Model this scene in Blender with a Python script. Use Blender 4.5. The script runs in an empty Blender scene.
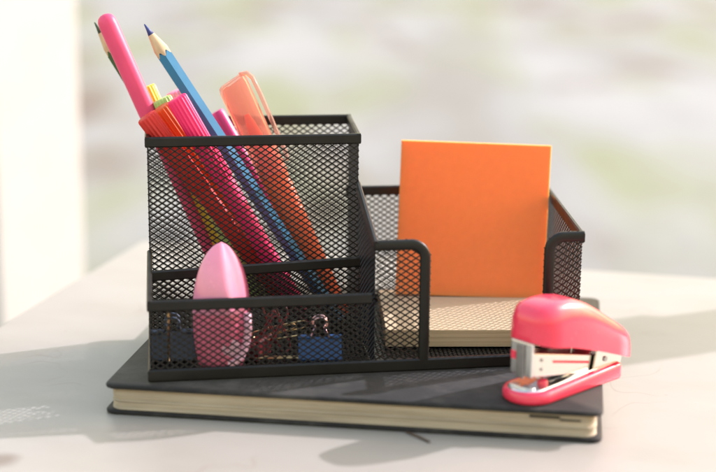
import bpy, bmesh, math, random
from mathutils import Vector, Matrix
random.seed(7)
S = 0.001                      # all coordinates below are millimetres, the table top is z = 0
sc = bpy.context.scene
COL = sc.collection
PI = math.pi

# ------------------------------------------------------------------ materials
def mat(name, color, rough=0.5, metal=0.0, spec=0.5, **kw):
    m = bpy.data.materials.new(name); m.use_nodes = True
    b = m.node_tree.nodes['Principled BSDF']
    b.inputs['Base Color'].default_value = (*color, 1)
    b.inputs['Roughness'].default_value = rough
    b.inputs['Metallic'].default_value = metal
    b.inputs['Specular IOR Level'].default_value = spec
    for k, v in kw.items():
        b.inputs[k.replace('_', ' ')].default_value = v
    return m

def nd(m, t, **kw):
    n = m.node_tree.nodes.new(t)
    for k, v in kw.items(): setattr(n, k, v)
    return n

def lk(m, a, b): m.node_tree.links.new(a, b)

def coords(m, scale=(1, 1, 1), kind='Object'):
    tc = nd(m, 'ShaderNodeTexCoord'); mp = nd(m, 'ShaderNodeMapping')
    mp.inputs['Scale'].default_value = scale
    lk(m, tc.outputs[kind], mp.inputs['Vector'])
    return mp.outputs['Vector']

def noise(m, vec, scale, detail=4, rough=0.55):
    n = nd(m, 'ShaderNodeTexNoise')
    n.inputs['Scale'].default_value = scale; n.inputs['Detail'].default_value = detail
    n.inputs['Roughness'].default_value = rough
    lk(m, vec, n.inputs['Vector'])
    return n.outputs['Fac']

def ramp(m, fac, stops):
    r = nd(m, 'ShaderNodeValToRGB'); e = r.color_ramp.elements
    while len(e) < len(stops): e.new(0.5)
    for el, (p, c) in zip(e, stops):
        el.position = p; el.color = (*c, 1)
    lk(m, fac, r.inputs['Fac'])
    return r.outputs['Color']

def mix(m, fac, a, b, mode='MIX'):
    x = nd(m, 'ShaderNodeMix', data_type='RGBA', blend_type=mode)
    for s, v in ((x.inputs['Factor'], fac), (x.inputs['A'], a), (x.inputs['B'], b)):
        if isinstance(v, (int, float)): s.default_value = v
        elif isinstance(v, tuple): s.default_value = (*v, 1)
        else: lk(m, v, s)
    return x.outputs['Result']

def bump(m, fac, strength=0.3, dist=0.0005):
    b = nd(m, 'ShaderNodeBump'); b.inputs['Strength'].default_value = strength
    b.inputs['Distance'].default_value = dist
    lk(m, fac, b.inputs['Height'])
    lk(m, b.outputs['Normal'], m.node_tree.nodes['Principled BSDF'].inputs['Normal'])

def base(m, col): lk(m, col, m.node_tree.nodes['Principled BSDF'].inputs['Base Color'])

def noisy(name, color, var=0.85, scale=120, rough=0.4, **kw):
    """a paint or plastic with faint scuffs and roughness variation"""
    m = mat(name, color, rough, **kw)
    v = coords(m)
    f = noise(m, v, scale)
    base(m, ramp(m, f, [(0.35, tuple(c * var for c in color)), (0.6, color)]))
    r = nd(m, 'ShaderNodeMapRange')
    r.inputs['To Min'].default_value = max(0.02, rough - .08); r.inputs['To Max'].default_value = rough + .12
    lk(m, noise(m, v, scale * 2.7), r.inputs['Value'])
    lk(m, r.outputs['Result'], m.node_tree.nodes['Principled BSDF'].inputs['Roughness'])
    return m

M = {}
M['wire'] = noisy('black_powder_coat', (.012, .011, .0095), .8, 300, .36, spec=.35)
M['rim'] = noisy('black_enamel', (.015, .0135, .011), .7, 60, .4, spec=.3)

def table_material():
    m = mat('white_painted_wood', (.74, .72, .69), .42)
    v = coords(m); vs = coords(m, (1, 2.2, 1))
    grain = noise(m, vs, 14, 6, .6); cloud = noise(m, v, 5, 4)
    fine = noise(m, v, 150, 5, .7)
    c1 = ramp(m, grain, [(.25, (.325, .293, .255)), (.5, (.35, .32, .283)), (.8, (.365, .337, .302))])
    c2 = ramp(m, cloud, [(.3, (.94, .91, .875)), (.6, (1, 1, 1))])
    c = mix(m, 1.0, c1, c2, 'MULTIPLY')
    # hairline cracks in the paint
    vo = nd(m, 'ShaderNodeTexVoronoi', feature='DISTANCE_TO_EDGE'); vo.inputs['Scale'].default_value = 10
    wv = nd(m, 'ShaderNodeMix', data_type='VECTOR'); wv.inputs['Factor'].default_value = .09
    nn = nd(m, 'ShaderNodeTexNoise'); nn.inputs['Scale'].default_value = 22; lk(m, v, nn.inputs['Vector'])
    lk(m, v, wv.inputs['A']); lk(m, nn.outputs['Color'], wv.inputs['B']); lk(m, wv.outputs['Result'], vo.inputs['Vector'])
    line = nd(m, 'ShaderNodeMapRange'); line.inputs['From Max'].default_value = .011
    line.inputs['To Min'].default_value = 1; line.inputs['To Max'].default_value = 0
    lk(m, vo.outputs['Distance'], line.inputs['Value'])
    gate = ramp(m, noise(m, v, 17, 3), [(.53, (0, 0, 0)), (.62, (1, 1, 1))])
    lf = nd(m, 'ShaderNodeMath', operation='MULTIPLY'); lk(m, line.outputs['Result'], lf.inputs[0]); lk(m, gate, lf.inputs[1])
    lf2 = nd(m, 'ShaderNodeMath', operation='MULTIPLY'); lk(m, lf.outputs[0], lf2.inputs[0]); lf2.inputs[1].default_value = .5
    c = mix(m, lf2.outputs[0], c, (.26, .20, .16))
    # small worn spots where the wood shows
    sp = ramp(m, noise(m, v, 42, 3, .5), [(.70, (0, 0, 0)), (.735, (1, 1, 1))])
    c = mix(m, sp, c, (.22, .17, .13))
    # an old brown stain near the left front
    tc = nd(m, 'ShaderNodeTexCoord'); ds = nd(m, 'ShaderNodeVectorMath', operation='DISTANCE')
    wob = nd(m, 'ShaderNodeMix', data_type='VECTOR'); wob.inputs['Factor'].default_value = .012
    lk(m, tc.outputs['Object'], wob.inputs['A']); lk(m, nn.outputs['Color'], wob.inputs['B'])
    lk(m, wob.outputs['Result'], ds.inputs[0]); ds.inputs[1].default_value = (.096, -.376, .006)
    st = nd(m, 'ShaderNodeMapRange'); st.inputs['From Min'].default_value = .004; st.inputs['From Max'].default_value = .010
    st.inputs['To Min'].default_value = .75; st.inputs['To Max'].default_value = 0
    lk(m, ds.outputs['Value'], st.inputs['Value'])
    c = mix(m, st.outputs['Result'], c, (.17, .12, .09))
    base(m, c)
    bump(m, fine, .12, .0004)
    return m
M['table'] = table_material()
M['table_leg'] = noisy('white_table_paint', (.72, .70, .67), .9, 30, .45)

def ground_material():
    m = mat('pale_ground', (.4, .4, .38), .9)
    v = coords(m)
    a = noise(m, coords(m, (1, .3, 1)), 1.2, 3, .5); b = noise(m, coords(m, (1, .33, 1)), 1.5, 2, .5); f = noise(m, v, 30, 4)
    c = ramp(m, a, [(.36, (.205, .193, .172)), (.5, (.252, .248, .238)), (.64, (.295, .29, .28))])
    g = ramp(m, b, [(.48, (0, 0, 0)), (.66, (1, 1, 1))])
    c = mix(m, g, c, (.205, .215, .125))
    r = ramp(m, noise(m, coords(m, (.8, .3, 1)), 2.1, 2, .5), [(.56, (0, 0, 0)), (.70, (1, 1, 1))])
    c = mix(m, r, c, (.16, .122, .098))
    c = mix(m, .25, c, ramp(m, f, [(.3, (.3, .3, .3)), (.7, (.8, .8, .8))]), 'OVERLAY')
    base(m, c)
    return m
M['ground'] = ground_material()
M['post'] = noisy('white_post_paint', (.50, .50, .50), .95, 20, .5)

def cover_material():
    m = mat('black_book_cloth', (.03, .03, .034), .55, spec=.15, Sheen_Weight=.18, Sheen_Roughness=.4)
    v = coords(m)
    w = noise(m, v, 900, 2); s = noise(m, v, 60, 5, .65)
    c = ramp(m, s, [(.3, (.016, .015, .015)), (.55, (.024, .0225, .022)), (.75, (.055, .05, .046))])
    d = ramp(m, noise(m, coords(m, (1, 1.6, 1)), 19, 6, .7), [(.5, (0, 0, 0)), (.78, (.6, .6, .6))])
    base(m, mix(m, d, c, (.11, .098, .086)))
    r = nd(m, 'ShaderNodeMapRange'); r.inputs['To Min'].default_value = .55; r.inputs['To Max'].default_value = .75
    lk(m, s, r.inputs['Value']); lk(m, r.outputs['Result'], m.node_tree.nodes['Principled BSDF'].inputs['Roughness'])
    bump(m, w, .35, .0003)
    return m
M['cover'] = cover_material()

def page_material(name, dark, light):
    m = mat(name, light, .85)
    f = noise(m, coords(m, (5, 5, 1700)), 1.0, 6, .75)
    g = noise(m, coords(m, (14, 14, 240)), 1.0, 3, .6)
    c = ramp(m, f, [(.3, dark), (.6, light)])
    base(m, mix(m, .5, c, ramp(m, g, [(.3, dark), (.62, light)])))
    bump(m, f, .5, .0006)
    return m
M['pages'] = page_material('page_edges', (.26, .20, .13), (.60, .51, .385))
M['cream_edge'] = page_material('cream_note_paper', (.56, .40, .225), (.60, .435, .25))

def paper(name, color, trans=0.25):
    m = mat(name, color, .75, spec=.25)
    nt = m.node_tree; out = nt.nodes['Material Output']; p = nt.nodes['Principled BSDF']
    v = coords(m); f = noise(m, v, 250, 4)
    base(m, ramp(m, f, [(.3, tuple(c * .95 for c in color)), (.7, color)]))
    bump(m, f, .06, .0003)
    t = nd(m, 'ShaderNodeBsdfTranslucent'); t.inputs['Color'].default_value = (*color, 1)
    ms = nd(m, 'ShaderNodeMixShader'); ms.inputs[0].default_value = trans
    lk(m, p.outputs[0], ms.inputs[1]); lk(m, t.outputs[0], ms.inputs[2]); lk(m, ms.outputs[0], out.inputs['Surface'])
    return m
M['orange_paper'] = paper('orange_paper', (.97, .26, .07), .0)
pb = M['orange_paper'].node_tree.nodes['Principled BSDF']
pb.inputs['Subsurface Weight'].default_value = .55; pb.inputs['Subsurface Scale'].default_value = 1
pb.inputs['Subsurface Radius'].default_value = (.009, .0035, .001)
M['orange_sheet'] = paper('orange_sheet', (.97, .27, .07), .0)

def plastic(name, color, rough=.3, sss=.0, **kw):
    m = noisy(name, color, .93, 90, rough, **kw)
    if sss:
        b = m.node_tree.nodes['Principled BSDF']
        b.inputs['Subsurface Weight'].default_value = sss
        b.inputs['Subsurface Radius'].default_value = (.004, .0015, .0015)
        b.inputs['Subsurface Scale'].default_value = 1.0
    return m
M['stapler_pink'] = plastic('coral_pink_plastic', (.87, .05, .10), .22, Coat_Weight=.3)
M['pink_pen'] = plastic('rose_plastic', (.80, .075, .18), .4, spec=.35)
M['hot'] = plastic('hot_pink_plastic', (.94, .03, .155), .4, spec=.35)
M['red'] = plastic('red_plastic', (.62, .035, .025), .45, spec=.3)
M['orange_pen'] = plastic('burnt_orange_plastic', (.66, .10, .015), .45, spec=.3)
M['yellow'] = plastic('yellow_plastic', (.85, .72, .05), .4)
M['pale_green'] = plastic('pale_green_plastic', (.45, .62, .18), .4)
M['pale_pink'] = plastic('pale_pink_plastic', (.85, .28, .45), .4)
M['magenta'] = plastic('magenta_plastic', (.62, .05, .25), .35)
M['blue_paint'] = plastic('blue_lacquer', (.03, .19, .36), .3)
M['green_paint'] = plastic('green_lacquer', (.05, .11, .03), .35)
M['hl_body'] = plastic('orange_red_plastic', (.94, .15, .05), .4, spec=.3)
M['hl_cap'] = mat('translucent_coral_plastic', (1.0, .58, .47), .2, Transmission_Weight=.8, IOR=1.15)
M['tape_pink'] = plastic('soft_pink_plastic', (.84, .27, .40), .22, Coat_Weight=.3)
M['tape_red'] = plastic('deep_pink_plastic', (.84, .17, .28), .3)
M['tape_pale'] = plastic('pale_pink_shell', (.88, .48, .58), .25)
M['lead_blue'] = mat('blue_lead', (.03, .05, .20), .5)
M['lead_green'] = mat('green_lead', (.05, .08, .04), .5)
def wood():
    m = mat('pencil_wood', (.62, .42, .24), .7)
    f = noise(m, coords(m, (300, 300, 30)), 1, 4)
    base(m, ramp(m, f, [(.3, (.50, .32, .18)), (.7, (.68, .48, .29))]))
    return m
M['wood'] = wood()
M['splinter'] = noisy('dark_splinter', (.10, .065, .045), .7, 300, .8)
M['steel'] = noisy('brushed_steel', (.74, .73, .72), .96, 40, .2, metal=1.0)
M['dark_steel'] = noisy('darker_grey_steel', (.40, .39, .39), .8, 200, .3, metal=1.0)  # a darker grey steel for small stapler parts
M['brass'] = noisy('brass_wire', (.66, .46, .22), .85, 200, .3, metal=1.0)
M['rose_wire'] = noisy('rosy_steel_wire', (.70, .42, .40), .85, 200, .3, metal=1.0)
M['clip_blue'] = plastic('blue_enamel', (.03, .09, .24), .35)
M['clip_slate'] = plastic('slate_blue_enamel', (.05, .07, .11), .5)
M['clip_red'] = plastic('dark_red_enamel', (.17, .018, .022), .35)

# ------------------------------------------------------------------ mesh helpers
class MB:
    def __init__(self): self.v = []; self.f = []
    def add(self, vs, fs):
        o = len(self.v); self.v += [tuple(p) for p in vs]; self.f += [tuple(i + o for i in f) for f in fs]
        return self
    def box(self, x0, x1, y0, y1, z0, z1):
        vs = [(x, y, z) for x in (x0, x1) for y in (y0, y1) for z in (z0, z1)]
        return self.add(vs, [(0, 1, 3, 2), (4, 6, 7, 5), (0, 4, 5, 1), (2, 3, 7, 6), (0, 2, 6, 4), (1, 5, 7, 3)])
    def loft(self, rings, close=True, caps=True):
        n = len(rings[0]); vs = [p for r in rings for p in r]; fs = []
        for i in range(len(rings) - 1):
            for j in range(n if close else n - 1):
                k = (j + 1) % n
                fs.append((i * n + j, i * n + k, (i + 1) * n + k, (i + 1) * n + j))
        if caps:
            fs.append(tuple(reversed(range(n)))); fs.append(tuple((len(rings) - 1) * n + j for j in range(n)))
        return self.add(vs, fs)
    def lathe(self, prof, n=32, flutes=0, depth=0.0, sx=1.0, sy=1.0):
        rings = []
        for z, r in prof:
            ring = []
            for j in range(n):
                a = 2 * PI * j / n
                rr = r * (1 - depth * (0.5 + 0.5 * math.cos(flutes * a))) if flutes else r
                ring.append((rr * sx * math.cos(a), rr * sy * math.sin(a), z))
            rings.append(ring)
        return self.loft(rings)
    def tube(self, pts, r, n=8, closed=False):
        pts = [Vector(p) for p in pts]; rings = []
        prev = None; N = len(pts)
        for i, p in enumerate(pts):
            a = pts[(i - 1) % N] if (closed or i) else p
            b = pts[(i + 1) % N] if (closed or i < N - 1) else p
            t = (b - a).normalized()
            up = prev if prev else (Vector((0, 0, 1)) if abs(t.z) < .9 else Vector((1, 0, 0)))
            u = (up - t * up.dot(t)).normalized(); prev = u; w = t.cross(u)
            rings.append([p + u * (r * math.cos(2 * PI * j / n)) + w * (r * math.sin(2 * PI * j / n)) for j in range(n)])
        if closed:
            rings.append(rings[0]); return self.loft(rings, caps=False)
        return self.loft(rings)
    def strip(self, pts, nrm, w, t):
        """rounded rectangular bar along pts; w across (in the plane with normal nrm), t along nrm"""
        nrm = Vector(nrm).normalized(); pts = [Vector(p) for p in pts]; rings = []; N = len(pts)
        c = min(w, t) * .28
        prof = [(-w/2 + c, -t/2), (w/2 - c, -t/2), (w/2, -t/2 + c), (w/2, t/2 - c), (w/2 - c, t/2), (-w/2 + c, t/2), (-w/2, t/2 - c), (-w/2, -t/2 + c)]
        for i, p in enumerate(pts):
            ds = []
            if i: ds.append((pts[i] - pts[i-1]).normalized())
            if i < N - 1: ds.append((pts[i+1] - pts[i]).normalized())
            d = sum(ds, Vector()).normalized()
            k = 1 / max(.5, d.dot(ds[0]))
            s = nrm.cross(d).normalized()
            rings.append([p + s * (a * k) + nrm * b for a, b in prof])
        return self.loft(rings)
    def build(self, name, m, parent=None, origin=(0, 0, 0), smooth=False, bevel=0, auto=None):
        o3 = Vector(origin)
        me = bpy.data.meshes.new(name)
        me.from_pydata([tuple((Vector(p) - o3) * S) for p in self.v], [], self.f)
        bm = bmesh.new(); bm.from_mesh(me); bmesh.ops.recalc_face_normals(bm, faces=bm.faces); bm.to_mesh(me); bm.free()
        me.materials.append(M[m] if isinstance(m, str) else m)
        o = bpy.data.objects.new(name, me); COL.objects.link(o)
        if parent: o.parent = parent
        else: o.location = o3 * S
        if smooth:
            me.polygons.foreach_set('use_smooth', [True] * len(me.polygons))
            if auto is not None: me.set_sharp_from_angle(angle=math.radians(auto))
        if bevel:
            b = o.modifiers.new('bevel', 'BEVEL'); b.width = bevel * S; b.segments = 3; b.limit_method = 'ANGLE'; b.angle_limit = math.radians(40)
        return o

def thing(name, label, cat, loc=(0, 0, 0), rot=None, group=None):
    o = bpy.data.objects.new(name, None); COL.objects.link(o)
    o.empty_display_size = .01
    o.location = Vector(loc) * S
    if rot is not None:
        o.rotation_mode = 'QUATERNION'; o.rotation_quaternion = rot
    o['label'] = label; o['category'] = cat
    if group: o['group'] = group
    return o

def zrot(deg): return Matrix.Rotation(math.radians(deg), 3, 'Z').to_quaternion()

def rrect(x0, x1, y0, y1, r, seg=7):
    pts = []
    for cx, cy, a0 in ((x1 - r, y1 - r, 0), (x0 + r, y1 - r, 90), (x0 + r, y0 + r, 180), (x1 - r, y0 + r, 270)):
        for k in range(seg + 1):
            a = math.radians(a0 + 90 * k / seg)
            pts.append((cx + r * math.cos(a), cy + r * math.sin(a)))
    return pts

def prism(mb, outline, z0, z1):
    return mb.loft([[(x, y, z0) for x, y in outline], [(x, y, z1) for x, y in outline]])

# ------------------------------------------------------------------ camera
H = 232.0; F_PX = 1500.0; ROLL = 0.010
pitch = math.atan((236 + 113) / F_PX)
fw = Vector((0, math.cos(pitch), -math.sin(pitch))); rt = Vector((1, 0, 0)); up = rt.cross(fw)
c_, s_ = math.cos(ROLL), math.sin(ROLL)
r2 = rt * c_ + up * s_; u2 = up * c_ - rt * s_
cam = bpy.data.cameras.new('camera'); co = bpy.data.objects.new('camera', cam); COL.objects.link(co)
mx = Matrix((r2, u2, -fw)).transposed().to_4x4(); mx.translation = Vector((0, 0, H * S)); co.matrix_world = mx
cam.sensor_width = 36; cam.lens = F_PX / 716 * 36
cam.clip_start = .02; cam.clip_end = 1000
cam.dof.use_dof = True; cam.dof.focus_distance = .722; cam.dof.aperture_fstop = 5.0
sc.camera = co

# ------------------------------------------------------------------ light
SUN = Vector((1.55, .74, 1.0))
el = math.atan2(SUN.z, math.hypot(SUN.x, SUN.y)); az = math.atan2(SUN.x, SUN.y)
w = bpy.data.worlds.new('World'); sc.world = w; w.use_nodes = True
sky = w.node_tree.nodes.new('ShaderNodeTexSky'); sky.sky_type = 'NISHITA'; sky.sun_disc = False
sky.sun_elevation = el; sky.sun_rotation = az; sky.dust_density = 3.0; sky.ozone_density = 1.0; sky.air_density = 3.0
bg = w.node_tree.nodes['Background']; bg.inputs['Strength'].default_value = .15
w.node_tree.links.new(sky.outputs[0], bg.inputs[0])
sl = bpy.data.lights.new('sun', 'SUN'); sl.energy = 2.1; sl.angle = math.radians(.5); sl.color = (1, .985, .97)
so = bpy.data.objects.new('sun', sl); COL.objects.link(so)
so.rotation_mode = 'QUATERNION'; so.rotation_quaternion = SUN.to_track_quat('Z', 'Y')
sc.view_settings.view_transform = 'Standard'; sc.view_settings.look = 'None'; sc.view_settings.gamma = 1
sc.view_settings.exposure = 1.36
sc.view_settings.use_white_balance = True; sc.view_settings.white_balance_temperature = 6000; sc.view_settings.white_balance_tint = 21

# ------------------------------------------------------------------ setting
GZ = -750
g = MB(); R_ = 400000
g.add([(-R_, -R_, GZ), (R_, -R_, GZ), (R_, R_, GZ), (-R_, R_, GZ)], [(0, 1, 2, 3)])
go = g.build('ground', 'ground'); go['kind'] = 'structure'

# white post behind the table on the left
def post(x, y, wd, dp, top, rot):
    o = rrect(-wd/2, wd/2, -dp/2, dp/2, 4, 4); mb = MB()
    prism(mb, o, GZ, top)
    b = MB(); prism(b, rrect(-wd/2 - 14, wd/2 + 14, -dp/2 - 14, dp/2 + 14, 4, 4), GZ, GZ + 90)
    return mb, b
t = thing('post', 'plain white upright post standing behind the left table edge', 'post', (-345, 1560, 0), zrot(52))
a, b = post(0, 0, 118, 22, 1650, 0)
a.build('shaft', 'post', t); b.build('plinth', 'post', t)
# unseen post added right of the view to cast the table's shadow band
mb = MB(); prism(mb, rrect(-29, 29, -29, 29, 4, 4), GZ, 418)
mb.loft([[(x * k, y * k, z) for x, y in rrect(-36, 36, -36, 36, 4, 4)] for z, k in ((418, 1), (430, 1), (440, .4))])
o = mb.build('shadow_post', 'post'); o.location = (.795, 1.072, 0); o.rotation_euler = (0, 0, math.radians(25.7)); o['kind'] = 'structure'

# ------------------------------------------------------------------ table
YAW_T = -13.35
t = thing('table', 'white painted wooden table with worn paint under everything', 'table', (-144.2, 978.9, 0), zrot(YAW_T))
tb = MB(); prism(tb, rrect(0, 920, -640, 0, 5), -26, 0)
tb.build('tabletop', 'table', t, bevel=1.6, smooth=True, auto=40)
ap = MB(); ap.box(45, 875, -600, -582, -110, -26.5); ap.build('apron', 'table_leg', t, bevel=1)
ap = MB(); ap.box(45, 875, -62, -44, -110, -26.5); ap.build('apron', 'table_leg', t, bevel=1)
for lx in (38, 832):
    for ly in (-602, -92):
        l = MB(); l.loft([[(lx + i, ly + j, GZ) for i, j in ((8, 8), (42, 8), (42, 42), (8, 42))],
                          [(lx + i, ly + j, -26.5) for i, j in ((0, 0), (50, 0), (50, 50), (0, 50))]])
        l.build('leg', 'table_leg', t, bevel=2)

# ------------------------------------------------------------------ notebook
YAW_B = -8.2
t = thing('notebook', 'closed black hardcover notebook with cream pages under the mesh organizer', 'notebook', (-113.5, 638.6, 0), zrot(YAW_B))
BW, BD = 221.5, 188
def cover(z0, z1, wob):
    o = rrect(0, BW, 0, BD, 5, 6); mb = MB(); rings = []
    for z, ins in ((z0, .5), (z0 + .35, .1), (z0 + .9, 0), (z1 - .9, 0), (z1 - .35, .1), (z1, .5)):
        cx, cy = BW/2, BD/2
        ring = []
        for x, y in o:
            k = 1 - ins / 80
            xx, yy = cx + (x - cx) * k, cy + (y - cy) * k
            ring.append((xx, yy, z + wob * math.sin(xx / 31) * .25))
        rings.append(ring)
    return mb.loft(rings)
cover(0, 2.1, 0).build('back_cover', 'cover', t, smooth=True, auto=50)
cover(11.9, 14.0, .0).build('front_cover', 'cover', t, smooth=True, auto=50)
pg = MB(); rings = []
zs = [2.1 + 9.8 * i / 56 for i in range(57)]
for i, z in enumerate(zs):
    ins = random.uniform(0, .55) + .45 * math.sin(i * .16) ** 2
    rings.append([(x, y, z) for x, y in rrect(2.2 + ins * .6, BW - 2.4 - ins, 1.5 + ins, BD - 2, 6, 8)])
pg.loft(rings).build('page_block', 'pages', t, smooth=True, auto=35)
bk = MB(); bk.box(190, 203, .6, 30, 10.2, 10.75); bk.box(203, 212, .9, 20, 9.3, 9.6); bk.build('bookmark', 'cover', t)
sp = MB(); sp.box(4, BW - 4, BD - 1.5, BD + .6, .6, 13.4); sp.build('spine', 'cover', t, bevel=.6)

tw = MB(); tw.tube([(22.0, 618.5, .5), (25.5, 614, .9), (28.5, 610.5, .7), (31.5, 606.8, .45)], .55, 7)
o = tw.build('splinter', 'splinter', None, (22, 618, 0), smooth=True); o['label'] = 'tiny dark wood splinter lying on the table along the notebook front edge'; o['category'] = 'splinter'
# ------------------------------------------------------------------ mesh organizer
Z0 = 14.0
FL, FR = Vector((-92.5, 642.6, 0)), Vector((103.8, 676.5, 0))
BLc, BRc = Vector((-108, 760, 0)), Vector((99.5, 791, 0))
def front_pt(x): k = (x - FL.x) / (FR.x - FL.x); return FL + (FR - FL) * k
def back_pt(x): k = (x - BLc.x) / (BRc.x - BLc.x); return BLc + (BRc - BLc) * k
def at(p, z): return Vector((p.x, p.y, z))
DF, DB = front_pt(8.0), back_pt(-5.5)          # divider line
def lerp(a, b, k): return a + (b - a) * k
PL, PR = lerp(FL, BLc, .51), lerp(DF + Vector((-2.4, 0, 0)), DB, .52)  # front line of the pen box
MLq, MRq = lerp(FL, BLc, .30), lerp(DF, DB, .44)  # mid partition
ZP, ZM, ZF, ZMID = 115.6, 76.5, 52.0, 56.5
org = thing('desk_organizer', 'black wire mesh desk organizer full of pens standing on the notebook', 'desk organizer', (0, 700, Z0))
OO = (0, 700, Z0)

DWc, DHc = 4.35, 2.95
def mesh_panel(p00, p10, p11, p01, keep=None, wd=.62, th=.3):
    """expanded metal between four corners (bottom left, bottom right, top right, top left)"""
    p00, p10, p11, p01 = map(Vector, (p00, p10, p11, p01))
    L = max((p10 - p00).length, (p11 - p01).length); Hh = max((p01 - p00).length, (p11 - p10).length)
    nx = max(2, round(L / (DWc / 2))); ny = max(2, round(Hh / (DHc / 2)))
    nrm = (p10 - p00).cross(p01 - p00).normalized()
    def P(i, j):
        u, v = i / nx, j / ny
        return (p00 * (1-u) + p10 * u) * (1-v) + (p01 * (1-u) + p11 * u) * v
    mb = MB()
    for i in range(nx):
        for j in range(ny + 1):
            if (i + j) % 2: continue
            for dj in (-1, 1):
                k = j + dj
                if k < 0 or k > ny: continue
                u, v = (i + .5) / nx * L, (j + k) / 2 / ny * Hh
                if keep and not keep(u, v, L, Hh): continue
                a, b = P(i, j), P(i + 1, k)
                d = (b - a).normalized(); s = nrm.cross(d) * (wd / 2)
                # twisted strands, as slit and stretched sheet has
                n1 = (nrm + s.normalized() * .12 * dj).normalized() * (th / 2)
                e = d * .25
                a, b = a - e, b + e
                vs = [a - s - n1, a + s - n1, a + s + n1, a - s + n1, b - s - n1, b + s - n1, b + s + n1, b - s + n1]
                mb.add(vs, [(0, 1, 5, 4), (1, 2, 6, 5), (2, 3, 7, 6), (3, 0, 4, 7)])
    return mb

def wall(name, a, b, za, zb, zbot=Z0 + 3, rim=True, keep=None):
    o = mesh_panel(at(a, zbot), at(b, zbot), at(b, zb - 1.2), at(a, za - 1.2), keep).build(name, 'wire', org, OO)
    if rim:
        n = (b - a).cross(Vector((0, 0, 1)))
        e = (b - a).normalized() * 1.0
        r = MB().strip([at(a - e, za - 2.5), at(b + e, zb - 2.5)], n, 5.0, 2.4)
        r.build('rim', 'rim', o)
        o.children[0].data.transform(Matrix.Translation(-Vector(OO) * S))
    return o

fr = wall('front_wall', FL, front_pt(5.5), ZF, ZF)
wall('partition', MLq, MRq, ZMID, ZMID)
wall('pen_box_front', PL, PR, ZP, ZP)
wall('pen_box_back', BLc, DB, ZP + 1, ZP + 1)
# left side steps down from the pen box to the front
wall('pen_box_side', PL, BLc, ZP, ZP + 1)
wall('side_wall', FL, PL, ZF, ZMID + 4)
# divider: pen box side wall at the back, sloping rim in front
wall('pen_box_side', PR, DB, ZP, ZP + 1)
wall('divider', DF, PR, ZM, 92)
wall('note_box_back', DB, BRc, 78.5, 78.5)
wall('note_box_side', FR, BRc, 77.5, 79.0)

# notched front of the note box: two mesh ears with a rim that curves down
def ear(name, a, b, z, r=9.0):
    """a is the outer top corner, b the inner edge"""
    d = (b - a); L = d.length; d = d / L; zb = Z0 + 3; hh = z - zb
    def keep(u, v, LL, HH):
        if u > L - r and v > hh - r:
            return (u - (L - r)) ** 2 + (v - (hh - r)) ** 2 < (r - 1) ** 2
        return True
    o = mesh_panel(at(a, zb), at(b, zb), at(b, z), at(a, z), keep).build(name, 'wire', org, OO)
    w2 = 2.4; pts = [at(a - d * .8, z - w2)]
    for k in range(11):
        t_ = PI/2 * k / 10
        pts.append(at(a + d * (L - r + (r - w2) * math.sin(t_)), z - r + (r - w2) * math.cos(t_)))
    pts.append(at(b - d * w2, Z0 + 5.2))
    r_ = MB().strip(pts, d.cross(Vector((0, 0, 1))), 4.8, 2.6)
    ro = r_.build('rim', 'rim', o, OO, smooth=True, auto=50)
    return o
ear('note_box_front', DF + Vector((.6, 0.1, 0)), front_pt(33.2), ZM)
ear('note_box_front', FR, front_pt(86.2), 78)

# base: mesh floor and a flat bar all the way round
mesh_panel(at(FL, Z0 + 2.2), at(FR, Z0 + 2.2), at(BRc, Z0 + 2.2), at(BLc, Z0 + 2.2), wd=.9).build('floor', 'wire', org, OO)
bs = MB()
for a, b in ((FL, FR), (FR, BRc), (BRc, BLc), (BLc, FL)):
    e = (b - a).normalized() * .8
    bs.strip([at(a - e, Z0 + 3.0), at(b + e, Z0 + 3.0)], (b - a).cross(Vector((0, 0, 1))), 5.8, 2.6)
bs.build('base_rim', 'rim', org, OO)

# ------------------------------------------------------------------ pens and pencils
def axis_thing(name, label, cat, bottom, top, group=None, spin=0):
    b, t_ = Vector(bottom), Vector(top); d = (t_ - b)
    z = d.normalized(); x = (Vector((1, 0, 0)) - z * z.x).normalized(); y = z.cross(x)      # local x points to the right
    q = Matrix((x, y, z)).transposed().to_quaternion() @ Matrix.Rotation(math.radians(spin), 3, 'Z').to_quaternion()
    return thing(name, label, cat, bottom, q, group), d.length

def felt_pen(label, m, bottom, top, spin=0):
    r, L = axis_thing('felt_pen', label, 'felt pen', bottom, top, 'felt pens in the tall pen box', spin)
    MB().lathe([(7, 2.2), (9, 3.6), (14, 4.3), (20, 4.5), (L - 46, 4.5)], 28).build('barrel', m, r, smooth=True, auto=40)
    MB().lathe([(0, 1.0), (7, 1.3)], 12).build('tip', m, r, smooth=True, auto=40)
    MB().lathe([(L - 46, 4.75), (L - 45.5, 5.0), (L - 1.2, 5.15), (L - .3, 4.9), (L, 4.4)], 96, 16, .13).build('cap', m, r, smooth=True, auto=60)
    return r
felt_pen('red ridged felt pen poking out past the left corner of the pen box', 'red', (-29, 731, 18), (-102.0, 712, 124.2))
felt_pen('burnt orange ridged felt pen wedged between the red one and the hot pink one', 'orange_pen', (-27, 742, 18), (-96.5, 722.8, 127), 11)
felt_pen('hot pink ridged felt pen lying just left of the blue pencil', 'hot', (-24.0, 720.5, 18), (-87.5, 713, 133), 4)
felt_pen('bright yellow felt pen showing just right of the rose pen', 'yellow', (-56, 744, 18), (-107.2, 747, 133.5))
felt_pen('pale green felt pen end showing behind the orange felt pen', 'pale_green', (-45, 734, 18), (-97.6, 735, 129.5))
felt_pen('pale pink felt pen end showing left of the blue pencil', 'pale_pink', (-45, 752, 18), (-92.0, 746, 132))

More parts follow.
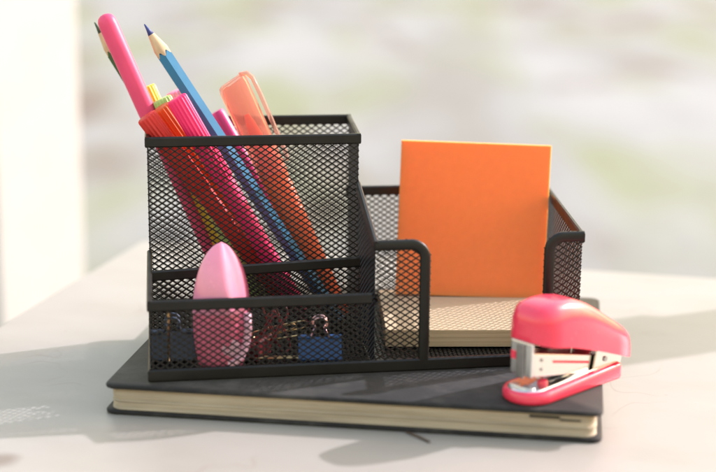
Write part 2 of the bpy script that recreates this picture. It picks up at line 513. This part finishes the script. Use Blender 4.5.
r, L = axis_thing('rose_pen', 'long rose pink pen with round cap end, tallest beside the green pencil', 'pen', (-60, 733, 18), (-124.8, 735, 170.5))
MB().lathe([(10, 1.6), (14, 2.4), (24, 3.0), (L - 58, 3.5), (L - 57, 3.6)], 28).build('barrel', 'pink_pen', r, smooth=True, auto=40)
MB().lathe([(0, .4), (4, .9), (10, 1.5)], 14).build('tip', 'steel', r, smooth=True)
MB().lathe([(L - 57, 4.3), (L - 52, 4.55), (L - 6, 4.75), (L - 3.2, 4.5), (L - 1.4, 3.6), (L - .4, 2.2), (L, .4)], 32).build('cap', 'pink_pen', r, smooth=True, auto=50)

def pencil(label, paint, lead, bottom, top, rad=3.9, spin=0):
    r, L = axis_thing('pencil', label, 'pencil', bottom, top, 'sharpened colored pencils in the pen box', spin)
    n = 48
    def hexr(a): 
        k = ((a + PI/6) % (PI/3)) - PI/6
        return rad * .9 / math.cos(k) * .99
    def ring(z, f=1.0, zz=0.0):
        return [(hexr(2*PI*j/n) * f * math.cos(2*PI*j/n), hexr(2*PI*j/n) * f * math.sin(2*PI*j/n),
                 z + zz * math.cos(6 * 2*PI*j/n)) for j in range(n)]
    ct = L - 16
    MB().loft([ring(0), ring(ct - 1, 1, 1.3)]).build('body', paint, r, smooth=True, auto=25)
    cone = [ring(ct - 1.2, .985, 1.3)]
    for k in range(1, 7):
        z = ct + (L - 6 - ct) * k / 6
        rr = rad * .95 * (L - z) / (L - ct) + .25
        cone.append([(rr * math.cos(2*PI*j/n), rr * math.sin(2*PI*j/n), z) for j in range(n)])
    MB().loft(cone).build('wood_point', 'wood', r, smooth=True, auto=50)
    MB().lathe([(L - 6.3, rad * .95 * 6.0 / 16 + .3), (L - 3, .85), (L - .3, .35), (L, .12)], 16).build('lead', lead, r, smooth=True)
    return r
pencil('blue colored pencil sharpened to a dark blue point, leaning left', 'blue_paint', 'lead_blue', (-9.5, 729, 18.5), (-104.6, 731, 166.3), 3.9, 12)
pencil('dark green colored pencil mostly hidden behind the rose pen', 'green_paint', 'lead_green', (-44, 748, 18.5), (-132.6, 753, 165.0), 3.6)

r, L = axis_thing('magenta_pen', 'slim magenta pen tucked right behind the blue pencil', 'pen', (-14, 752, 18), (-72, 752, 121))
MB().lathe([(9, 1.5), (14, 2.8), (L - 30, 3.4)], 24).build('barrel', 'magenta', r, smooth=True, auto=40)
MB().lathe([(0, .5), (9, 1.4)], 12).build('tip', 'steel', r, smooth=True)
MB().lathe([(L - 30, 3.7), (L - 2, 3.7), (L, 3.0)], 24).build('cap', 'magenta', r, smooth=True, auto=40)

# highlighter: flat oval body, clear coral cap with a slanted top and a long clip
r, L = axis_thing('highlighter', 'orange highlighter with clear coral cap and clip at the back right', 'highlighter', (-10, 738, 18), (-64.0, 742, 138.5), None, 0)
MB().lathe([(0, 5.6), (1.5, 6.5), (20, 7.0), (L - 52, 7.0), (L - 51, 6.4), (L - 44, 6.2)], 36, sx=1, sy=.72).build('barrel', 'hl_body', r, smooth=True, auto=40)
MB().lathe([(L - 44, 4.6), (L - 38, 4.2), (L - 24, 2.4), (L - 19, 1.2)], 24, sx=1, sy=.72).build('nib', 'hl_body', r, smooth=True, auto=40)
cap = MB(); rings = []
prof = [(L - 52, 7.5), (L - 20, 7.7), (L - 4, 7.8), (L - 1.2, 7.2)]
for z, rr in prof:
    rings.append([(rr * math.cos(2*PI*j/36), rr * .74 * math.sin(2*PI*j/36), z + (1.2 * math.cos(2*PI*j/36) if z > L - 10 else 0)) for j in range(36)])
top = prof[-1]
rings.append([(5.6 * math.cos(2*PI*j/36), 3.2 * math.sin(2*PI*j/36), L - .3 + 1.0 * math.cos(2*PI*j/36)) for j in range(36)])
rin = [[(x * .84, y * .80, z - (1.2 if i > 1 else 0)) for x, y, z in rings[i]] for i in range(len(rings))]
allr = rings + rin[::-1]
cap.loft(allr, caps=False)
n_ = 36; o_ = (len(allr) - 1) * n_
cap.f += [tuple(range((len(rings)-1) * n_, len(rings) * n_)), tuple(reversed(range(len(rings) * n_, (len(rings)+1) * n_)))]
cap.f = [f for f in cap.f if not (len(f) == 4 and min(f) // n_ == len(rings) - 1 and max(f) // n_ == len(rings))]
for j in range(n_): cap.f.append((j, (j + 1) % n_, o_ + (j + 1) % n_, o_ + j))
cap.build('cap', 'hl_cap', r, smooth=True, auto=50)
cl = MB(); cl.strip([(5.0, 0, L + .4), (8.6, 0, L - .2), (10.4, 0, L - 3.5), (10.6, 0, L - 12), (10.2, 0, L - 44), (9.6, 0, L - 48)], (0, 1, 0), 1.9, 5.2)
cl.build('clip', 'hl_cap', r, smooth=True, auto=50)

# ------------------------------------------------------------------ pink dispenser in the front tray
t = thing('correction_tape', 'pink pointed plastic correction tape standing upright in the front compartment', 'correction tape', (-62.2, 657.5, 17.2),
          Matrix.Rotation(math.radians(-7), 3, 'X').to_quaternion() @ zrot(8))
def body_ring(z, grow=1.0, zsh=0):
    h = z / 57.0
    wd = 12.9 * (min(1, max(0, 1 - ((h - .40) / .60) ** 2.2)) ** .56 if h > .40 else 1 - .22 * ((.40 - h) / .40) ** 2.2)
    dp = 7.4 * (max(0.0, 1 - max(0, (h - .3) / .7) ** 2.2)) ** .7 * (1 - .12 * max(0, (.3 - h) / .3))
    xr = (-.5 + 8.0 * (1 - h)) if h > .42 else (-.5 + 8.0 * .58)
    ring = []
    n = 40
    for j in range(n):
        a = 2 * PI * j / n
        x = wd * math.copysign(abs(math.cos(a)) ** .85, math.cos(a)); y = dp * math.sin(a)
        if y < 0:                                     # a moulded ridge on the front face
            xr2 = max(-wd * .8, min(wd * .8, xr * wd / 12.9))
            k = max(0, 1 - abs(x - xr2) / (wd * 1.25 + .01)); y *= .80 + .42 * k
            if x > xr2: y += dp * .48 * min(1, (x - xr2) / (wd * .35 + .01)) * (1 if h > .42 else .3)
        ring.append((x * grow, y * grow, z + zsh))
    return ring
zz = [1, 2.5] + [2.5 + 52.5 * k / 26 for k in range(1, 27)] + [56.2, 56.9]
lo = [body_ring(z) for z in zz if z <= 31.9]; hi = [body_ring(z) for z in zz if z >= 31]
MB().loft([[(x * .9, y * .85, 0) for x, y, z in lo[0]]] + lo).build('shell_base', 'tape_red', t, smooth=True, auto=60)
MB().loft([body_ring(24.6, 1.025)] + [[(x*1.025, y*1.025, z) for x, y, z in body_ring(z_)] for z_ in zz if z_ >= 26] + [[(x * .3, y * .3, 57.2) for x, y, z in body_ring(56.9)]]).build('cap', 'tape_pink', t, smooth=True, auto=60)
hk = [(11.6, -3.0, 25), (11.9, -4.0, 18), (11.0, -5.0, 11), (8.6, -6.6, 5.5), (5.2, -7.4, 2.4), (2.6, -7.6, 2.2)]
MB().tube(hk, 2.0, 10).build('guide_arm', 'tape_pale', t, smooth=True)
wh = MB().lathe([(-.8, 4.2), (.8, 4.2), (1.2, 3.4)], 24).build('tape_wheel', 'tape_pale', t, smooth=True, auto=40)
wh.rotation_euler = (PI/2, 0, 0); wh.location = Vector((4.0, -6.9, 9.5)) * S

# ------------------------------------------------------------------ binder clips in the front tray
def binder_clip(label, paint, wire, loc, yaw, wd=20, h=11, tilt=0, handle=22):
    q = zrot(yaw) @ Matrix.Rotation(math.radians(tilt), 3, 'X').to_quaternion()
    t = thing('binder_clip', label, 'binder clip', loc, q, 'binder clips in the front compartment')
    th = .6; d = 5.0
    prof = [(-.6, h), (-d, 1.0), (-d + .8, 0), (d - .8, 0), (d, 1.0), (.6, h)]
    inn = [(.6 - .0, h - .2), (d - th - .2, 1.3), (d - 1.3, th), (-d + 1.3, th), (-d + th + .2, 1.3), (-.0, h - .2)]
    pr = prof + [(.25, h), (d - th, 1.2), (d - 1.2, th), (-d + 1.2, th), (-d + th, 1.2), (-.25, h)]
    m = MB(); m.loft([[(-wd/2, y, z) for y, z in pr], [(wd/2, y, z) for y, z in pr]], caps=False)
    n = len(pr); 
    for e in (0, n):
        for k in range(5):
            m.f.append((e + k, e + k + 1, e + n - 2 - k, e + n - 1 - k))
    for s in (-1, 1):                                # rolled jaw edges that hold the handles
        m.tube([(-wd/2, s * 1.0, h + .2), (-wd/2 * .45, s * 1.0, h + .2)], .95, 8)
        m.tube([(wd/2, s * 1.0, h + .2), (wd/2 * .45, s * 1.0, h + .2)], .95, 8)
    m.build('body', paint, t, smooth=True, auto=35)
    for s in (-1, 1):
        a = wd * .20; top = h + handle
        pts = [(-a - 2, s * 1.0, h + .2), (-a, s * 1.2, h + .3), (-a * .5, s * 2.2, h + handle * .5), (-2.4, s * 3.2, top - 4)]
        pts += [(3.6 * math.sin(th_), s * 3.6, top - 1.6 - 3.0 * math.cos(th_)) for th_ in [PI * (1.25 - .5 * 0) + 0]][:0]
        for k in range(9):
            an = math.radians(215 - 250 * k / 8)
            pts.append((3.4 * math.cos(an), s * 3.5, top - 2.2 + 3.0 * math.sin(an)))
        pts += [(2.4, s * 3.2, top - 4), (a * .5, s * 2.2, h + handle * .5), (a, s * 1.2, h + .3), (a + 2, s * 1.0, h + .2)]
        MB().tube(pts, .55, 8).build('handle', wire, t, smooth=True)
    return t
binder_clip('blue binder clip standing upright at the right of the front compartment', 'clip_blue', 'rose_wire', (-17.2, 668, 17.4), 4, 20, 10.5, -6, 9)
binder_clip('dark red binder clip lying on its side left of the blue clip', 'clip_red', 'brass', (-42.5, 668, 22.8), 70, 14, 12, -86, 14)
binder_clip('slate blue binder clip in the left end of the front compartment', 'clip_slate', 'clip_slate', (-85.5, 667, 17.4), 6, 21, 13, 0, 7)

# paper clips heaped behind the binder clips
def paper_clip(label, wire, loc, rot):
    t = thing('paper_clip', label, 'paper clip', loc, rot, 'paper clips heaped in the front compartment')
    def arc(cx, r_, z0, up):
        return [(cx + r_ * math.cos(PI * k / 8) * (1 if up else -1), 0, z0 + r_ * math.sin(PI * k / 8) * (1 if up else -1)) for k in range(9)]
    pts = [(-3.2, 0, 6)] + [(-3.2, 0, 22)] + arc(0, 3.2, 24, True)[::-1][1:] + [(3.2, 0, 5)] + arc(.5, 2.7, 3.2, False)[::-1][::1] + [(-2.2, 0, 18)] + arc(0, 2.2, 19.5, True)[::-1][1:] + [(2.2, 0, 9)]
    MB().tube(pts, .42, 6).build('wire', wire, t, smooth=True)
from mathutils import Euler
def er(spin, lean, yaw): return zrot(yaw) @ Matrix.Rotation(math.radians(lean), 3, 'Y').to_quaternion() @ zrot(spin)
for q, (lb, wr, loc, rot) in enumerate((
    ('brass paper clip lying across the heap just left of the blue binder clip', 'brass', (-52, 669, 24.5), er(70, 84, 10)),
    ('brass paper clip lowest in the heap left of the blue binder clip', 'brass', (-49, 663, 19.5), er(80, 92, 10)),
    ('brass paper clip tilted up against the mesh partition behind the heap', 'brass', (-50, 674, 27), er(40, 80, 9)),
    ('red coated paper clip on the heap beside the blue binder clip', 'clip_red', (-33, 673, 19), er(20, -20, 12)),
    ('red coated paper clip beside the pink correction tape', 'clip_red', (-47, 666, 19), er(-10, 30, 12)),
    ('brass paper clip standing against the slate blue binder clip', 'brass', (-86.5, 658.5, 17.4), er(85, 1, 8)))):
    paper_clip(lb, wr, loc, rot)

# ------------------------------------------------------------------ notes
t = thing('note_block', 'cream square note block lying flat under the orange sticky notes', 'note block', (55, 727, Z0 + 3.2), zrot(2.0))
nb = MB()
zs = [8.0 * i / 12 for i in range(13)]
nb.loft([[(x + random.uniform(-.12, .12), y, z) for x, y in ((-42.5, -36 + random.uniform(-.07, .07)), (42, -36 + random.uniform(-.07, .07)), (42, 38), (-42.5, 38))] for z in zs])
nb.build('pad', 'cream_edge', t)
ns = MB(); ns.box(-42.3, 41.8, -35.8, 37.8, 8.03, 8.25); ns.build('top_sheet', paper('cream_sheet', (.70, .54, .34), .1), t)

t = thing('sticky_notes', 'bright orange square sticky note pad standing upright in the note box', 'sticky notes', (58.2, 752.5, Z0 + 11.7),
          Matrix.Rotation(math.radians(1.6), 3, 'Y').to_quaternion() @ Matrix.Rotation(math.radians(-5.5), 3, 'X').to_quaternion())
pd = MB(); rings = []
for i in range(11):
    y = i * .5; j1, j2, j3 = (random.uniform(-.14, .14) for _ in range(3)); ring = []
    side = [(k / 16) for k in range(17)]
    def curl(k):                                   # the loose lower edge of the front sheets lifts a little
        f = max(0, (.45 - k) / .45); return y - (2.2 * f * f) * max(0, 1 - i / 5)
    ring += [(-38.4 + j1, curl(k), 79.3 * k + (j3 if k in (0, 1) else 0)) for k in side]
    ring += [(38.4 + j2, curl(k) - .5 * max(0, .3 - k), 79.3 * k + (j3 if k in (0, 1) else 0)) for k in reversed(side)]
    rings.append(ring)
pd.loft(rings, caps=False)
n = 34
for e in (0, 10 * n):
    for k in range(16): pd.f.append((e + k, e + k + 1, e + n - 2 - k, e + n - 1 - k))
pd.build('pad', 'orange_paper', t)

# ------------------------------------------------------------------ stapler
t = thing('stapler', 'small coral pink stapler with open jaw at the right notebook corner', 'stapler', (69.5, 620.5, 14.1), zrot(42))
def plan(s0, s1, wf, wb, n=14, front=12):
    """outline: rounded front at s0, tapering to wb at s1"""
    pts = []
    for k in range(n + 1):
        a = PI/2 + PI * k / n
        pts.append((s0 + front + front * math.cos(a), wf * math.sin(a)))
    for k in range(7):
        a = -PI/2 + PI/2 * k / 6
        pts.append((s1 - 3 + 3 * math.cos(a), -wb + 3 + 3 * math.sin(a)))
    for k in range(7):
        a = PI/2 * k / 6
        pts.append((s1 - 3 + 3 * math.cos(a), wb - 3 + 3 * math.sin(a)))
    return pts
def shrink(pl, d):
    cx = sum(p[0] for p in pl) / len(pl)
    out = []
    for x, y in pl:
        L_ = math.hypot((x - cx) * .35, y) or 1
        out.append((x - d * (x - cx) / 34, y - d * y / 12))
    return out
pl = plan(-3, 62, 12.2, 10)
bsr = []
for z, d in ((0, 1.2), (.6, .4), (1.6, 0), (3.6, 0), (4.9, .5), (5.6, 1.5), (5.7, 2.4)):
    bsr.append([(x, y, z + max(0, (x - 30) / 34) * (2.6 if z > 3 else 0)) for x, y in shrink(pl, d)])
MB().loft(bsr).build('base', 'stapler_pink', t, smooth=True, auto=50)
# steel tray with anvil
tr = MB(); o1 = plan(-1.5, 58, 9.0, 7.2, 14, 9)
tr.loft([[(x, y, 5.6 + max(0, (x - 30) / 34) * 2.6) for x, y in o1], [(x, y, 6.2 + max(0, (x - 30) / 34) * 2.6) for x, y in shrink(o1, .5)]])
tr.build('tray', 'steel', t, smooth=True, auto=40)
an = MB(); prism(an, rrect(1.0, 6.0, -6.8, 6.8, 2.2), 6.2, 7.0); an.build('anvil', 'steel', t, smooth=True, auto=40, bevel=.25)
an2 = MB(); prism(an2, rrect(2.4, 4.6, -5.4, -.8, 1.0), 7.0, 7.15); prism(an2, rrect(2.4, 4.6, .8, 5.4, 1.0), 7.0, 7.15); an2.build('anvil_groove', 'dark_steel', t)
kb = MB().lathe([(6.2, 2.4), (7.6, 2.4), (8.4, 1.8), (8.6, .6)], 20).build('knob', 'stapler_pink', t, smooth=True, auto=50)
kb.location = Vector((13, -3.6, 0)) * S
# leaf spring curving up to the magazine
MB().strip([(17, 0, 6.6), (24, 0, 6.8), (31, 0, 7.6), (37, 0, 9.6), (42, 0, 12.4), (45, 0, 15.5)], (0, 1, 0), .7, 9).build('spring', 'steel', t, smooth=True, auto=60)
# magazine: a sloping steel channel
def mag_line(s): return 23.5 - .215 * s
mg = MB()
rings = []
for s_i, hh in ((4.2, 10.6), (6, 10.8), (54, 8.0), (57, 7.5)):
    zt = mag_line(s_i)
    rings.append([(s_i, -5.6, zt - hh), (s_i, 5.6, zt - hh), (s_i, 5.6, zt), (s_i, -5.6, zt)])
mg.loft(rings).build('magazine', 'steel', t, bevel=.5, smooth=True, auto=40)
sl_ = MB()
for s_i, s_j in ((17, 42),):
    sl_.loft([[(s, -5.75, mag_line(s) - 3.0), (s, -5.2, mag_line(s) - 3.0), (s, -5.2, mag_line(s) - 4.2), (s, -5.75, mag_line(s) - 4.2)] for s in (s_i, s_j)])
sl_.build('slot', 'stapler_pink', t)
ri = MB()
for s_i, dz in ((9.5, 3.0), (9.5, 7.2)):
    ri.lathe([(-.3, .75), (.3, .75)], 12); n0 = len(ri.v) - 24
    ri.v[n0:] = [(s_i + x, -5.7 + z, mag_line(s_i) - dz + y) for x, y, z in ri.v[n0:]]
ri.build('rivet', 'dark_steel', t)
# front plate and driver
fp = MB(); fp.box(2.4, 3.7, -6.2, 6.2, 11.6, 27); fp.build('front_plate', 'steel', t, bevel=.5)
fp = MB(); fp.box(1.5, 2.2, -2.2, 2.2, 10.8, 26); fp.build('driver', 'dark_steel', t, bevel=.2)
fp = MB(); fp.box(2.0, 2.35, 2.8, 5.6, 18.5, 22.2); fp.build('staple_pusher', 'stapler_pink', t)
# hinge bracket
hb = MB()
for y0, y1 in ((-7.4, -6.5), (6.5, 7.4)):
    o2 = [(43, 7.2), (62, 5.4), (64, 12.5), (58, 14.5), (45, 16.0)]
    hb.loft([[(x, y0, z) for x, z in o2], [(x, y1, z) for x, z in o2]])
hb.build('hinge_bracket', 'steel', t, bevel=.3)
pn = MB().lathe([(-8.0, 1.2), (8.0, 1.2)], 16); pn.v = [(51 + x, z, 11.0 + y) for x, y, z in pn.v]; pn.build('hinge_pin', 'dark_steel', t)
# top cover: lofted shell
prof_top = [(-8.6, 34.5, 29), (-8.2, 37.8, 27.2), (-6, 40.8, 26.4), (-1, 42.8, 25.4), (6, 43.8, 24.4), (13, 43.8, 23.3), (22, 42.6, 21.2), (32, 39.2, 18.7), (42, 34.6, 15.9), (52, 29.4, 13.0), (60, 25.2, 10.6), (65, 22.2, 9.4), (67.8, 19.6, 9.2), (69, 17.0, 9.6)]
def cov_ring(s, zt, zb, hw):
    n = 28; out = []; zc = zb; hh = zt - zb
    # flat bottom, rounded shoulders
    for k in range(n + 1):
        a = PI * k / n
        cx, sx = math.cos(a), math.sin(a)
        out.append((s, hw * math.copysign(abs(cx) ** .42, cx) * (1 - .09 * sx), zc + hh * sx ** .48))
    out.append((s, -hw * .86, zb + .0)); out.append((s, hw * .86, zb + .0))
    return out
cr = []
for s, zt, zb in [(3.0 + (s + 8.6) * .86, zt, zb) for s, zt, zb in prof_top]:
    f = min(1, max(0, (s - 2.4) / 9.5)); hw = 12.0 * math.sqrt(max(.05, 1 - (1 - f) ** 2))
    if s > 30: hw *= 1 - .14 * (s - 30) / 40
    if s > 62: hw *= math.sqrt(max(.45, 1 - ((s - 62) / 9.5) ** 2))
    hw *= 1.06
    cr.append(cov_ring(s, zt, zb, hw))
MB().loft(cr).build('top_cover', 'stapler_pink', t, smooth=True, auto=55)
